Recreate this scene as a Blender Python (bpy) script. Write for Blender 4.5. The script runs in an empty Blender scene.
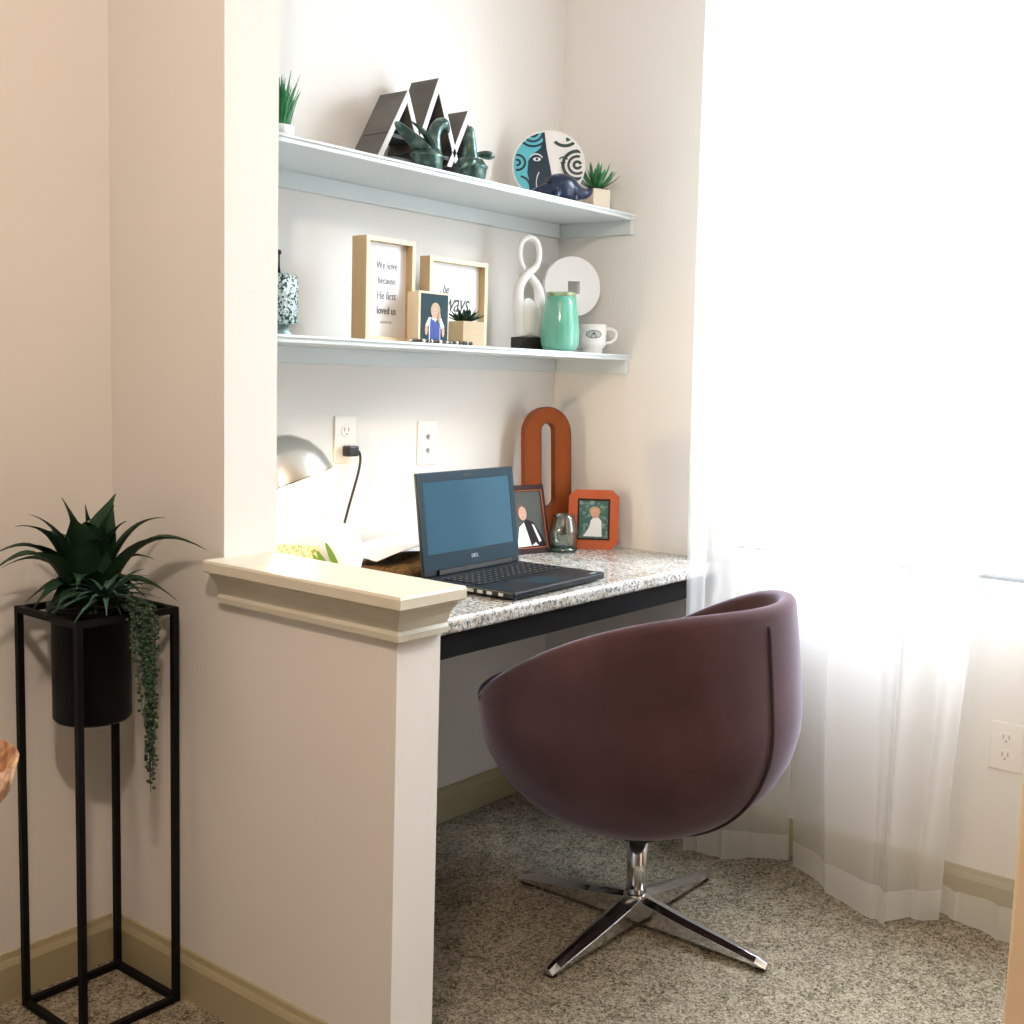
import bpy, bmesh, math, random
from mathutils import Vector, Matrix, Euler
random.seed(7)
PI = math.pi
scene = bpy.context.scene
COL = scene.collection
V = Vector

# ------------------------------------------------------------------ materials
def mat(name, color, rough=0.6, metal=0.0, spec=0.5, sheen=0.0, noise=None, bump=None, trans=0.0, emit=None, coat=0.0, ior=1.45, rand=None):
    """noise=(scale, color2, lo, hi, detail)  bump=(scale, strength, distance)"""
    m = bpy.data.materials.new(name); m.use_nodes = True
    nt = m.node_tree; b = nt.nodes['Principled BSDF']
    b.inputs['Base Color'].default_value = (*color, 1)
    b.inputs['Roughness'].default_value = rough
    b.inputs['Metallic'].default_value = metal
    b.inputs['Specular IOR Level'].default_value = spec
    b.inputs['IOR'].default_value = ior
    b.inputs['Transmission Weight'].default_value = trans
    b.inputs['Coat Weight'].default_value = coat
    if sheen:
        b.inputs['Sheen Weight'].default_value = sheen
        b.inputs['Sheen Roughness'].default_value = 0.35
    tc = nt.nodes.new('ShaderNodeTexCoord')
    if noise:
        n = nt.nodes.new('ShaderNodeTexNoise'); n.inputs['Scale'].default_value = noise[0]
        n.inputs['Detail'].default_value = noise[4] if len(noise) > 4 else 4
        r = nt.nodes.new('ShaderNodeMapRange')
        r.inputs[1].default_value = noise[2]; r.inputs[2].default_value = noise[3]
        mx = nt.nodes.new('ShaderNodeMix'); mx.data_type = 'RGBA'
        mx.inputs[6].default_value = (*color, 1); mx.inputs[7].default_value = (*noise[1], 1)
        mp = nt.nodes.new('ShaderNodeMapping')
        if len(noise) > 5: mp.inputs['Scale'].default_value = noise[5]
        if name == 'carpet': n.inputs['Roughness'].default_value = .85
        nt.links.new(tc.outputs['Object'], mp.inputs['Vector'])
        nt.links.new(mp.outputs[0], n.inputs['Vector'])
        nt.links.new(n.outputs['Fac'], r.inputs[0]); nt.links.new(r.outputs[0], mx.inputs[0])
        nt.links.new(mx.outputs[2], b.inputs['Base Color'])
    if bump:
        n = nt.nodes.new('ShaderNodeTexNoise'); n.inputs['Scale'].default_value = bump[0]
        n.inputs['Detail'].default_value = 3
        bp = nt.nodes.new('ShaderNodeBump'); bp.inputs['Strength'].default_value = bump[1]
        bp.inputs['Distance'].default_value = bump[2]
        nt.links.new(tc.outputs['Object'], n.inputs['Vector'])
        nt.links.new(n.outputs['Fac'], bp.inputs['Height']); nt.links.new(bp.outputs[0], b.inputs['Normal'])
    if emit:
        b.inputs['Emission Color'].default_value = (*emit[0], 1); b.inputs['Emission Strength'].default_value = emit[1]
    return m

M = {}
M['wall_far'] = mat('bounce_dimming_wall', (.33, .30, .27), .85)  # unseen walls given an invented dark tone to cut bounced fill light
M['wall'] = mat('wall_paint', (.78, .76, .735), .85, bump=(160, .12, .001))
M['ceiling'] = mat('ceiling_paint', (.82, .80, .77), .9)
M['trim'] = mat('trim_paint', (.66, .63, .53), .5)
M['baseboard'] = mat('baseboard_paint', (.40, .35, .22), .5)
M['casing'] = mat('lamplit_casing', (.80, .62, .42), .6)  # wall return: orange cast of warm lamplight put into the base colour
M['shelf'] = mat('shelf_paint', (.62, .67, .68), .4)
M['carpet'] = mat('carpet', (.42, .37, .295), 1.0, spec=.02, noise=(170, (.07, .058, .042), .36, .72, 12), bump=(300, .45, .006))
M['black_metal'] = mat('black_metal', (.005, .0045, .006), .6, spec=.2)
M['black_pot'] = mat('black_pot', (.003, .003, .006), .45, spec=.2)
M['soil'] = mat('soil', (.03, .02, .015), 1, bump=(80, 1, .01))
M['agave'] = mat('agave_leaf', (.009, .034, .016), .55, spec=.3, noise=(8, (.020, .062, .030), .35, .7))
M['rosette'] = mat('rosette_leaf', (.035, .085, .06), .5, noise=(10, (.06, .13, .09), .35, .7))
M['trail'] = mat('trailing_leaf', (.035, .075, .045), .5)
M['succulent'] = mat('succulent_leaf', (.03, .16, .06), .5, noise=(30, (.06, .26, .10), .35, .7))
M['grass'] = mat('grass_leaf', (.02, .17, .06), .5, noise=(30, (.05, .28, .10), .35, .7))
M['velvet'] = mat('mauve_velvet', (.062, .034, .036), .9, spec=.1, sheen=.6, noise=(7, (.085, .046, .05), .35, .7), bump=(300, .15, .001))
M['velvet'].node_tree.nodes['Principled BSDF'].inputs['Sheen Tint'].default_value = (.75, .68, .85, 1)
M['piping'] = mat('piping', (.03, .018, .025), .8)
M['chrome'] = mat('chrome', (.72, .73, .76), .12, 1.0)
M['rubber'] = mat('rubber', (.02, .02, .02), .7)
M['dark_wood'] = mat('dark_apron', (.006, .0055, .006), .6, spec=.15)
M['laptop'] = mat('laptop_shell', (.006, .010, .015), .42, spec=.3)
M['bezel'] = mat('laptop_bezel', (.010, .030, .046), .5, spec=.2)
M['screen'] = mat('laptop_glass', (.022, .080, .125), .10, spec=.08)
M['keys'] = mat('laptop_keys', (.005, .006, .008), .5, spec=.3)
M['grey_mark'] = mat('grey_mark', (.42, .45, .47), .4)
M['white'] = mat('white_ceramic', (.82, .82, .83), .3)
M['white_matte'] = mat('white_matte', (.82, .83, .85), .7)
M['plastic'] = mat('white_plastic', (.84, .80, .76), .35)
M['black'] = mat('black_plastic', (.012, .012, .012), .4)
M['silver'] = mat('brushed_silver', (.72, .70, .66), .25, 1.0)
M['oak'] = mat('light_oak', (.55, .40, .22), .55, noise=(14, (.42, .28, .13), .35, .75, 5, (1, 1, .12)))
M['pale_oak'] = mat('pale_oak', (.78, .64, .44), .5, noise=(14, (.68, .53, .34), .35, .75, 5, (1, 1, .12)))
M['paper'] = mat('paper', (.86, .87, .90), .12, spec=.5)
M['ink'] = mat('ink', (.06, .065, .07), .6)
M['grey_ink'] = mat('grey_ink', (.25, .27, .29), .6)
M['mount_out'] = mat('greywashed_wood', (.13, .12, .105), .6, noise=(26, (.07, .065, .058), .3, .7, 6, (1, .2, .5)))
M['mount_in'] = mat('mountain_black', (.012, .012, .013), .6)
M['verdigris'] = mat('verdigris_bronze', (.045, .085, .075), .28, .55, noise=(45, (.16, .26, .22), .48, .7))
M['navy'] = mat('navy_glaze', (.006, .014, .040), .28, spec=.35, noise=(60, (.10, .18, .30), .62, .75), coat=.1)
M['plate_navy'] = mat('plate_navy', (.012, .035, .06), .25)
M['plate_cyan'] = mat('plate_cyan', (.10, .50, .62), .3)
M['plate_black'] = mat('plate_black', (.03, .055, .05), .3)
M['teal'] = mat('teal_glaze', (.11, .36, .26), .12, coat=.4, noise=(9, (.17, .44, .34), .35, .7))
M['brown_glaze'] = mat('brown_glaze', (.22, .20, .08), .3, noise=(40, (.30, .45, .30), .45, .6))
M['cream_pot'] = mat('cream_pot', (.74, .66, .55), .6)
M['kraft'] = mat('kraft_pot', (.48, .38, .25), .7)
M['pearl'] = mat('pearly_bead', (.8, .78, .72), .25)
M['bead'] = mat('dark_bead', (.05, .045, .03), .2)
M['mosaic'] = mat('mosaic_glass', (.50, .62, .60), .12, .3, noise=(170, (.02, .05, .05), .50, .58, 2), bump=(170, 1, .006))
M['mosaic_base'] = mat('mosaic_base', (.30, .42, .42), .3, .5)
M['letter_wood'] = mat('stained_letter_wood', (.26, .060, .012), .6, spec=.15, noise=(12, (.20, .05, .012), .3, .7, 5, (1, 1, .15)))
M['letter_edge'] = mat('letter_edge', (.10, .03, .012), .5)
M['orange_wood'] = mat('orange_wood', (.44, .11, .05), .5, spec=.2, noise=(14, (.38, .07, .02), .3, .7, 5, (1, 1, .2)))
M['dark_frame'] = mat('dark_frame', (.028, .010, .010), .5, spec=.2)
M['photo_green'] = mat('photo_green', (.03, .11, .10), .4, noise=(90, (.20, .28, .25), .5, .65))
M['photo_teal'] = mat('photo_teal', (.014, .042, .055), .6, spec=.2)
M['photo_dark'] = mat('photo_dark', (.075, .085, .08), .6, spec=.2)
M['photo_suit'] = mat('photo_suit', (.014, .010, .014), .6, spec=.2)
M['photo_white'] = mat('photo_white', (.75, .75, .78), .4)
M['skin'] = mat('photo_skin', (.56, .32, .24), .6)
M['hair_blond'] = mat('photo_blond_hair', (.42, .30, .18), .6)
M['hair_brown'] = mat('photo_brown_hair', (.10, .05, .03), .5)
M['blue_dress'] = mat('photo_blue_dress', (.015, .05, .25), .6)
M['fur'] = mat('brown_suede', (.16, .085, .025), .95, noise=(40, (.07, .035, .010), .35, .65), bump=(120, 1, .01))
M['sheet'] = mat('lilac_sheet', (.70, .69, .76), .6)
M['bowl_wood'] = mat('carved_wood', (.22, .085, .03), .55, noise=(28, (.55, .32, .17), .45, .62, 3), bump=(30, 1, .02))
M['table_wood'] = mat('table_wood', (.10, .06, .03), .5)
M['green_leaf'] = mat('basket_leaf', (.16, .28, .03), .5)
M['mesh_band'] = mat('speckled_band', (.75, .75, .45), .6, noise=(120, (.35, .33, .05), .5, .6))
M['globe'] = mat('white_globe', (.86, .86, .80), .45)

def granite():
    m = mat('granite', (.62, .58, .52), .16, spec=.6)
    nt = m.node_tree; b = nt.nodes['Principled BSDF']
    tc = nt.nodes.new('ShaderNodeTexCoord')
    prev = None; base = (.60, .57, .53, 1)
    for sc_, c, lo, hi in ((20, (.42, .36, .29, 1), .46, .62), (95, (.20, .21, .21, 1), .50, .60), (150, (.035, .04, .045, 1), .55, .62), (120, (.86, .87, .86, 1), .58, .66)):
        n = nt.nodes.new('ShaderNodeTexNoise'); n.inputs['Scale'].default_value = sc_; n.inputs['Detail'].default_value = 5
        n.noise_dimensions = '4D'; n.inputs['W'].default_value = sc_
        nt.links.new(tc.outputs['Object'], n.inputs['Vector'])
        r = nt.nodes.new('ShaderNodeMapRange'); r.inputs[1].default_value = lo; r.inputs[2].default_value = hi
        nt.links.new(n.outputs['Fac'], r.inputs[0])
        mx = nt.nodes.new('ShaderNodeMix'); mx.data_type = 'RGBA'
        if prev is None: mx.inputs[6].default_value = base
        else: nt.links.new(prev, mx.inputs[6])
        mx.inputs[7].default_value = c
        nt.links.new(r.outputs[0], mx.inputs[0]); prev = mx.outputs[2]
    nt.links.new(prev, b.inputs['Base Color'])
    return m
M['granite'] = granite()

def carpet():
    m = mat('carpet', (.3, .3, .3), 1.0, spec=.02)
    nt = m.node_tree; b = nt.nodes['Principled BSDF']; L = nt.links.new
    tc = nt.nodes.new('ShaderNodeTexCoord'); fac = None
    vals = []
    for sc_, w_ in ((150, .30), (330, .40)):
        v = nt.nodes.new('ShaderNodeTexVoronoi'); v.inputs['Scale'].default_value = sc_
        L(tc.outputs['Object'], v.inputs['Vector']); s_ = nt.nodes.new('ShaderNodeSeparateColor'); L(v.outputs['Color'], s_.inputs[0])
        k = nt.nodes.new('ShaderNodeMath'); k.operation = 'MULTIPLY'; k.inputs[1].default_value = w_; L(s_.outputs[0], k.inputs[0]); vals.append((k, v))
    n = nt.nodes.new('ShaderNodeTexNoise'); n.inputs['Scale'].default_value = 16; n.inputs['Detail'].default_value = 6; L(tc.outputs['Object'], n.inputs['Vector'])
    k = nt.nodes.new('ShaderNodeMath'); k.operation = 'MULTIPLY'; k.inputs[1].default_value = .45; L(n.outputs['Fac'], k.inputs[0])
    a1 = nt.nodes.new('ShaderNodeMath'); L(vals[0][0].outputs[0], a1.inputs[0]); L(vals[1][0].outputs[0], a1.inputs[1])
    a2 = nt.nodes.new('ShaderNodeMath'); L(a1.outputs[0], a2.inputs[0]); L(k.outputs[0], a2.inputs[1])
    r = nt.nodes.new('ShaderNodeMapRange'); r.inputs[1].default_value = .30; r.inputs[2].default_value = .82; L(a2.outputs[0], r.inputs[0])
    mx = nt.nodes.new('ShaderNodeMix'); mx.data_type = 'RGBA'; mx.inputs[6].default_value = (.075, .062, .043, 1); mx.inputs[7].default_value = (.43, .375, .285, 1)
    L(r.outputs[0], mx.inputs[0]); L(mx.outputs[2], b.inputs['Base Color'])
    bp = nt.nodes.new('ShaderNodeBump'); bp.inputs['Strength'].default_value = .5; bp.inputs['Distance'].default_value = .006
    L(a1.outputs[0], bp.inputs['Height']); L(bp.outputs[0], b.inputs['Normal'])
    return m
M['carpet'] = carpet()

def sheer(name, alpha, tint=(.9, .9, .92)):
    m = bpy.data.materials.new(name); m.use_nodes = True; nt = m.node_tree; nt.nodes.clear()
    out = nt.nodes.new('ShaderNodeOutputMaterial'); tr = nt.nodes.new('ShaderNodeBsdfTransparent')
    tl = nt.nodes.new('ShaderNodeBsdfTranslucent'); df = nt.nodes.new('ShaderNodeBsdfDiffuse')
    tl.inputs[0].default_value = (*tint, 1); df.inputs[0].default_value = (*tint, 1)
    a = nt.nodes.new('ShaderNodeMixShader'); a.inputs[0].default_value = .5
    nt.links.new(df.outputs[0], a.inputs[1]); nt.links.new(tl.outputs[0], a.inputs[2])
    x = nt.nodes.new('ShaderNodeMixShader'); x.inputs[0].default_value = alpha
    nt.links.new(tr.outputs[0], x.inputs[1]); nt.links.new(a.outputs[0], x.inputs[2])
    nt.links.new(x.outputs[0], out.inputs[0]); return m
M['sheer'] = sheer('sheer_voile', .46)
M['sheer_thin'] = sheer('thin_voile', .22)
M['hem'] = sheer('voile_hem', .62, (.92, .93, .94))

def clear(name, tint, gloss):
    m = bpy.data.materials.new(name); m.use_nodes = True; nt = m.node_tree; nt.nodes.clear()
    out = nt.nodes.new('ShaderNodeOutputMaterial'); tr = nt.nodes.new('ShaderNodeBsdfTransparent'); tr.inputs[0].default_value = (*tint, 1)
    gl = nt.nodes.new('ShaderNodeBsdfGlossy'); gl.inputs['Roughness'].default_value = .05
    x = nt.nodes.new('ShaderNodeMixShader'); x.inputs[0].default_value = gloss
    nt.links.new(tr.outputs[0], x.inputs[1]); nt.links.new(gl.outputs[0], x.inputs[2]); nt.links.new(x.outputs[0], out.inputs[0]); return m
M['pane'] = clear('window_glass', (.97, .98, .98), .05)
M['jar_glass'] = clear('jar_glass', (.80, .88, .86), .12)
M['jar_base'] = clear('jar_base_glass', (.25, .62, .58), .15)
M['bulb'] = mat('bulb', (1, .9, .7), .5, emit=((1, .80, .50), 25))

# ------------------------------------------------------------------ mesh builder
class MB:
    def __init__(self): self.bm = bmesh.new(); self.mi = 0
    def mat(self, i): self.mi = i; return self
    def _f(self, vs, smooth=False):
        try:
            f = self.bm.faces.new(vs); f.material_index = self.mi; f.smooth = smooth; return f
        except ValueError: return None
    def box(self, x0, x1, y0, y1, z0, z1, T=None):
        P = [V((x, y, z)) for z in (z0, z1) for (x, y) in ((x0, y0), (x1, y0), (x1, y1), (x0, y1))]
        if T: P = [T @ p for p in P]
        v = [self.bm.verts.new(p) for p in P]
        for q in ((3, 2, 1, 0), (4, 5, 6, 7), (0, 1, 5, 4), (1, 2, 6, 5), (2, 3, 7, 6), (3, 0, 4, 7)): self._f([v[i] for i in q])
        return self
    def hexa(self, P):
        v = [self.bm.verts.new(p) for p in P]
        for q in ((3, 2, 1, 0), (4, 5, 6, 7), (0, 1, 5, 4), (1, 2, 6, 5), (2, 3, 7, 6), (3, 0, 4, 7)): self._f([v[i] for i in q])
        return self
    def prism(self, pts, a, b, T=None):
        """pts in XZ, extruded in Y from a to b"""
        A = [V((x, a, z)) for x, z in pts]; B = [V((x, b, z)) for x, z in pts]
        if T: A = [T @ p for p in A]; B = [T @ p for p in B]
        A = [self.bm.verts.new(p) for p in A]; B = [self.bm.verts.new(p) for p in B]
        n = len(pts)
        self._f(A); self._f(B[::-1])
        for i in range(n): self._f([A[i], B[i], B[(i + 1) % n], A[(i + 1) % n]])
        return self
    def ring_prism(self, outer, inner, a, b, T=None):
        n = len(outer)
        for i in range(n):
            j = (i + 1) % n
            q = [outer[i], outer[j], inner[j], inner[i]]
            A = [V((x, a, z)) for x, z in q]; B = [V((x, b, z)) for x, z in q]
            if T: A = [T @ p for p in A]; B = [T @ p for p in B]
            A = [self.bm.verts.new(p) for p in A]; B = [self.bm.verts.new(p) for p in B]
            self._f(A); self._f(B[::-1]); self._f([A[0], B[0], B[1], A[1]]); self._f([A[2], B[2], B[3], A[3]])
        return self
    def lathe(self, prof, c=(0, 0, 0), n=32, T=None, squash=1.0, closed=False):
        rings = []
        for r, z in prof:
            ring = []
            for i in range(n):
                a = 2 * PI * i / n
                p = V((c[0] + r * math.cos(a), c[1] + r * squash * math.sin(a), c[2] + z))
                if T: p = T @ p
                ring.append(self.bm.verts.new(p))
            rings.append(ring)
        for k in range(len(rings) - 1):
            for i in range(n):
                j = (i + 1) % n
                self._f([rings[k][i], rings[k][j], rings[k + 1][j], rings[k + 1][i]], True)
        if prof[0][0] > 1e-4: self._f(rings[0][::-1])
        if prof[-1][0] > 1e-4: self._f(rings[-1])
        return self
    def tube(self, pts, rad, n=10, caps=True, flat=1.0):
        pts = [V(p) for p in pts]; m = len(pts)
        rs = rad if isinstance(rad, (list, tuple)) else [rad] * m
        rings = []; up = None
        for k, p in enumerate(pts):
            t = (pts[min(k + 1, m - 1)] - pts[max(k - 1, 0)]).normalized()
            if up is None:
                up = V((0, 0, 1)) if abs(t.z) < .9 else V((1, 0, 0))
            s = t.cross(up).normalized(); u = s.cross(t).normalized(); up = u
            rings.append([self.bm.verts.new(p + (s * math.cos(2 * PI * i / n) + u * math.sin(2 * PI * i / n) * flat) * rs[k]) for i in range(n)])
        for k in range(m - 1):
            for i in range(n):
                j = (i + 1) % n
                self._f([rings[k][i], rings[k][j], rings[k + 1][j], rings[k + 1][i]], True)
        if caps: self._f(rings[0][::-1]); self._f(rings[-1])
        return self
    def ball(self, c, r, sx=1, sy=1, sz=1, n=12):
        prof = [(max(1e-5, r * math.sin(PI * k / n)), -r * math.cos(PI * k / n)) for k in range(n + 1)]
        return self.lathe(prof, (0, 0, 0), max(8, int(n * 1.5)), Matrix.Translation(c) @ Matrix.Diagonal((sx, sy, sz, 1)))
    def sheet(self, P, smooth=True):
        g = [[self.bm.verts.new(p) for p in row] for row in P]
        for i in range(len(g) - 1):
            for j in range(len(g[0]) - 1): self._f([g[i][j], g[i][j + 1], g[i + 1][j + 1], g[i + 1][j]], smooth)
        return self
    def poly(self, pts, T, y=0.0, th=.0006):
        return self.prism(pts, y - th, y, T)
    def build(self, name, ms, parent=None, bevel=0.0, seg=2, loc=None, recalc=True):
        bmesh.ops.remove_doubles(self.bm, verts=self.bm.verts, dist=1e-6)
        if recalc: bmesh.ops.recalc_face_normals(self.bm, faces=self.bm.faces)
        me = bpy.data.meshes.new(name); self.bm.to_mesh(me); self.bm.free()
        for m in (ms if isinstance(ms, (list, tuple)) else [ms]): me.materials.append(M[m])
        o = bpy.data.objects.new(name, me); COL.objects.link(o)
        if parent: o.parent = parent
        if loc: o.location = loc
        if bevel:
            b = o.modifiers.new('bevel', 'BEVEL'); b.width = bevel; b.segments = seg; b.limit_method = 'ANGLE'; b.angle_limit = .6
            b.harden_normals = False
        return o

def thing(name, label, cat, loc, rz=0, group=None):
    o = bpy.data.objects.new(name, None); o.empty_display_size = .05; COL.objects.link(o)
    o.location = loc; o.rotation_euler = (0, 0, rz); tag(o, label, cat, group); return o
def tag(o, label, cat, group=None):
    o['label'] = label; o['category'] = cat
    if group: o['group'] = group
    return o
def struct(o): o['kind'] = 'structure'; return o
def lettering(txt, size, m, parent, T, name='lettering', shear=0, th=.0004, space=1.0, sx=1.0):
    cu = bpy.data.curves.new('tmp', 'FONT'); cu.body = txt; cu.size = size; cu.align_x = 'CENTER'; cu.align_y = 'CENTER'
    cu.shear = shear; cu.extrude = th; cu.space_character = space; cu.resolution_u = 3
    to = bpy.data.objects.new('tmp', cu); COL.objects.link(to)
    bpy.context.view_layer.update()
    me = bpy.data.meshes.new_from_object(to.evaluated_get(bpy.context.evaluated_depsgraph_get()))
    bpy.data.objects.remove(to); bpy.data.curves.remove(cu)
    me.name = name; me.materials.clear(); me.materials.append(M[m])
    me.transform(T @ Matrix.Diagonal((sx, 1, 1, 1)))
    o = bpy.data.objects.new(name, me); COL.objects.link(o); o.parent = parent; return o
RX90 = Matrix.Rotation(PI / 2, 4, 'X')   # text plane XY -> XZ, facing -Y
def Tr(x, y, z): return Matrix.Translation((x, y, z))
def circ(cx, cz, r, n=24, a0=0, a1=2 * PI, rz=None):
    rz = r if rz is None else rz
    full = abs(a1 - a0 - 2 * PI) < 1e-6
    return [(cx + r * math.cos(a0 + (a1 - a0) * i / (n if full else n - 1)), cz + rz * math.sin(a0 + (a1 - a0) * i / (n if full else n - 1))) for i in range(n)]
def arcstrip(cx, cz, r, w, a0, a1, n=14):
    o = [(cx + (r + w / 2) * math.cos(a0 + (a1 - a0) * i / (n - 1)), cz + (r + w / 2) * math.sin(a0 + (a1 - a0) * i / (n - 1))) for i in range(n)]
    q = [(cx + (r - w / 2) * math.cos(a0 + (a1 - a0) * i / (n - 1)), cz + (r - w / 2) * math.sin(a0 + (a1 - a0) * i / (n - 1))) for i in range(n)]
    return o, q

# ------------------------------------------------------------------ room shell
YB, XR, XP = 2.109, 2.837, 1.348
ZC = 2.6
struct(MB().box(-2.3, 3.0, -2.7, 2.25, -.1, 0).build('floor', 'carpet'))
struct(MB().box(-2.3, 3.0, -2.7, 2.25, ZC, ZC + .1).build('ceiling', 'ceiling'))
struct(MB().box(-2.3, 3.0, YB, 2.25, 0, ZC).build('wall_back', 'wall'))
struct(MB().box(-2.3, -2.2, -2.6, YB, 0, ZC).build('wall_left', 'wall_far'))
struct(MB().box(-2.3, 3.0, -2.7, -2.6, 0, ZC).build('wall_front', 'wall_far'))
WY0, WY1, WZ0, WZ1 = .05, 1.50, .80, 2.40
w = MB()
w.box(XR, 3.0, -2.6, WY0, 0, ZC); w.box(XR, 3.0, WY1, YB, 0, ZC); w.box(XR, 3.0, WY0, WY1, 0, WZ0); w.box(XR, 3.0, WY0, WY1, WZ1, ZC)
struct(w.build('wall_right', 'wall'))
struct(MB().box(XP, 1.471, 1.748, YB, 0, ZC).build('wall_partition', 'wall'))
struct(MB().box(XP, 1.452, 1.301, 1.748, 0, .812).build('wall_half', 'wall'))
struct(MB().box(1.740, 1.87, -2.6, .434, 0, ZC).build('wall_return', 'casing', bevel=.005))
# moulded cap of the half wall
cp = MB()
prof = [(.808, .004), (.812, .016), (.822, .017), (.828, .013), (.834, .016), (.846, .020), (.858, .029), (.866, .037), (.870, .037), (.871, .048), (.874, .052), (.890, .052), (.894, .049)]
rings = []
for z, o_ in prof:
    x0, x1, y0, y1 = XP - o_ * .93, 1.452 + o_ * .10, 1.301 - o_, 1.7475
    rings.append([cp.bm.verts.new(p) for p in ((x0, y1, z), (x0, y0, z), (x1, y0, z), (x1, y1, z))])
for k in range(len(rings) - 1):
    for i in range(4): cp._f([rings[k][i], rings[k][(i + 1) % 4], rings[k + 1][(i + 1) % 4], rings[k + 1][i]])
cp._f(rings[0][::-1]); cp._f(rings[-1])
struct(cp.build('trim_1', 'trim'))
# baseboards
def baseboard(name, x0, y0, x1, y1, side):
    d = V((x1 - x0, y1 - y0, 0)); L = d.length; d.normalize(); n_ = V((-d.y, d.x, 0)) * side
    pf = [(0, 0), (.014, 0), (.014, .070), (.011, .078), (.008, .084), (.006, .095), (0, .095)]
    b = MB(); A = [b.bm.verts.new(V((x0, y0, 0)) + n_ * u + V((0, 0, z))) for u, z in pf]; B = [b.bm.verts.new(V((x1, y1, 0)) + n_ * u + V((0, 0, z))) for u, z in pf]
    b._f(A); b._f(B[::-1])
    for i in range(len(pf)): b._f([A[i], B[i], B[(i + 1) % len(pf)], A[(i + 1) % len(pf)]])
    return struct(b.build(name, 'baseboard'))
baseboard('baseboard_back', -2.2, YB, XP - .014, YB, -1)
baseboard('baseboard_partition', XP, YB, XP, 1.301, -1)
baseboard('baseboard_niche', 1.471, YB, XR - .014, YB, -1)
baseboard('baseboard_right', XR, YB, XR, -2.6, -1)

# window
wf = MB()
for (a, b_, c, d) in ((WY0, WY0 + .05, WZ0, WZ1), (WY1 - .05, WY1, WZ0, WZ1), (WY0 + .05, WY1 - .05, WZ0, WZ0 + .012), (WY0 + .05, WY1 - .05, WZ1 - .05, WZ1), (WY0 + .05, WY1 - .05, 1.58, 1.62)):
    wf.box(2.90, 2.95, a, b_, c, d)
win = struct(wf.build('window_1', 'white', bevel=.003))
for k, (a, b_) in enumerate(((WZ0 + .012, 1.58), (1.62, WZ1 - .05))):
    MB().box(2.922, 2.926, WY0 + .05, WY1 - .05, a, b_).build('window_pane', 'pane', win)
MB().box(2.79, 2.90, WY0 - .04, WY1 + .03, WZ0 - .022, WZ0).build('window_sill', 'white', win, bevel=.004)

# ------------------------------------------------------------------ shelves + desk top
def shelf(z, th, label):
    t = thing('wall_shelf', label, 'shelf', (1.4715, 1.84, z))
    W = XR - 1.4715 - .001; D = YB - 1.84 - .0005
    b = MB(); b.box(0, W, 0, D, -th, 0); b.box(0, W, -.004, 0, -th * .42, -.0005)
    b.build('board', 'shelf', t, bevel=.0015)
    MB().box(0, W - .02, D - .019, D, -th - .038, -th).build('back_cleat', 'shelf', t, bevel=.001)
    MB().box(W - .019, W, .006, D - .0195, -th - .038, -th).build('side_cleat', 'shelf', t, bevel=.001)
    MB().box(0, .019, .006, D - .0195, -th - .038, -th).build('side_cleat', 'shelf', t, bevel=.001)
    return t
ZU, ZL = 1.702, 1.3125
shelf(ZU, .016, 'upper white shelf with grooved front edge, high in the desk niche')
shelf(ZL, .016, 'lower white shelf holding framed signs and the green vase, above the desk')
ct = thing('desk', 'built-in granite desk top on a dark apron, spanning the niche under the shelves', 'desk', (1.4715, 1.512, .762))
g = MB(); g.box(0, XR - 1.4725, 0, YB - 1.5125, -.034, 0); g.build('countertop', 'granite', ct, bevel=.009, seg=3)
MB().box(.0, XR - 1.4725, .02, .05, -.088, -.0345).build('front_apron', 'dark_wood', ct, bevel=.002)
MB().box(.0, XR - 1.4725, .56, .595, -.088, -.0345).build('rear_apron', 'dark_wood', ct)

# ------------------------------------------------------------------ outlets
def outlet(name, label, cat, T, kind):
    t = bpy.data.objects.new(name, None); COL.objects.link(t); t.matrix_world = T; tag(t, label, cat)
    MB().box(-.036, .036, -.005, -.0003, -.058, .058).build('cover_plate', 'plastic', t, bevel=.003)
    if kind == 'power':
        for z in (.021, -.021):
            MB().prism(circ(0, z, .017, 20, rz=.0145), -.0072, -.0052).build('receptacle', 'plastic', t, bevel=.001)
            s = MB()
            for x in (-.0065, .0065): s.box(x - .0013, x + .0013, -.0078, -.0074, z - .001, z + .0085)
            s.prism(circ(0, z - .007, .0026, 10), -.0078, -.0074); s.build('slots', 'grey_ink', t)
    else:
        for z in (.017, -.019):
            s = MB(); s.prism(circ(0, z, .0052, 12), -.009, -.0052); s.box(-.003, .002, -.010, -.009, z - .009, z)
            s.build('screw', 'grey_ink', t)
    return t
outlet('wall_outlet', 'white power outlet on the niche wall with a black plug in its lower socket', 'outlet', Tr(1.987, YB, 1.077), 'power')
outlet('cable_outlet', 'plain white wall plate with two small dark screws, above the laptop', 'wall plate', Tr(2.280, YB, 1.062), 'screw')
outlet('wall_outlet', 'power outlet on the wall low beneath the window, seen past the curtain', 'outlet', Tr(XR, .748, .41) @ Matrix.Rotation(-PI / 2, 4, 'Z'), 'power')
pc = thing('power_cord', 'black power plug and cord running from the niche outlet down behind the desk lamp', 'power cord', (1.987, YB - .0085, 1.051))
MB().box(-.016, .020, -.024, 0, -.014, .012).build('plug', 'black', pc, bevel=.004)
def bez(pts, n=20):
    pts = [V(p) for p in pts]; out = []
    for k in range(n + 1):
        q = list(pts); t_ = k / n
        while len(q) > 1: q = [q[i].lerp(q[i + 1], t_) for i in range(len(q) - 1)]
        out.append(q[0])
    return out
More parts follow.
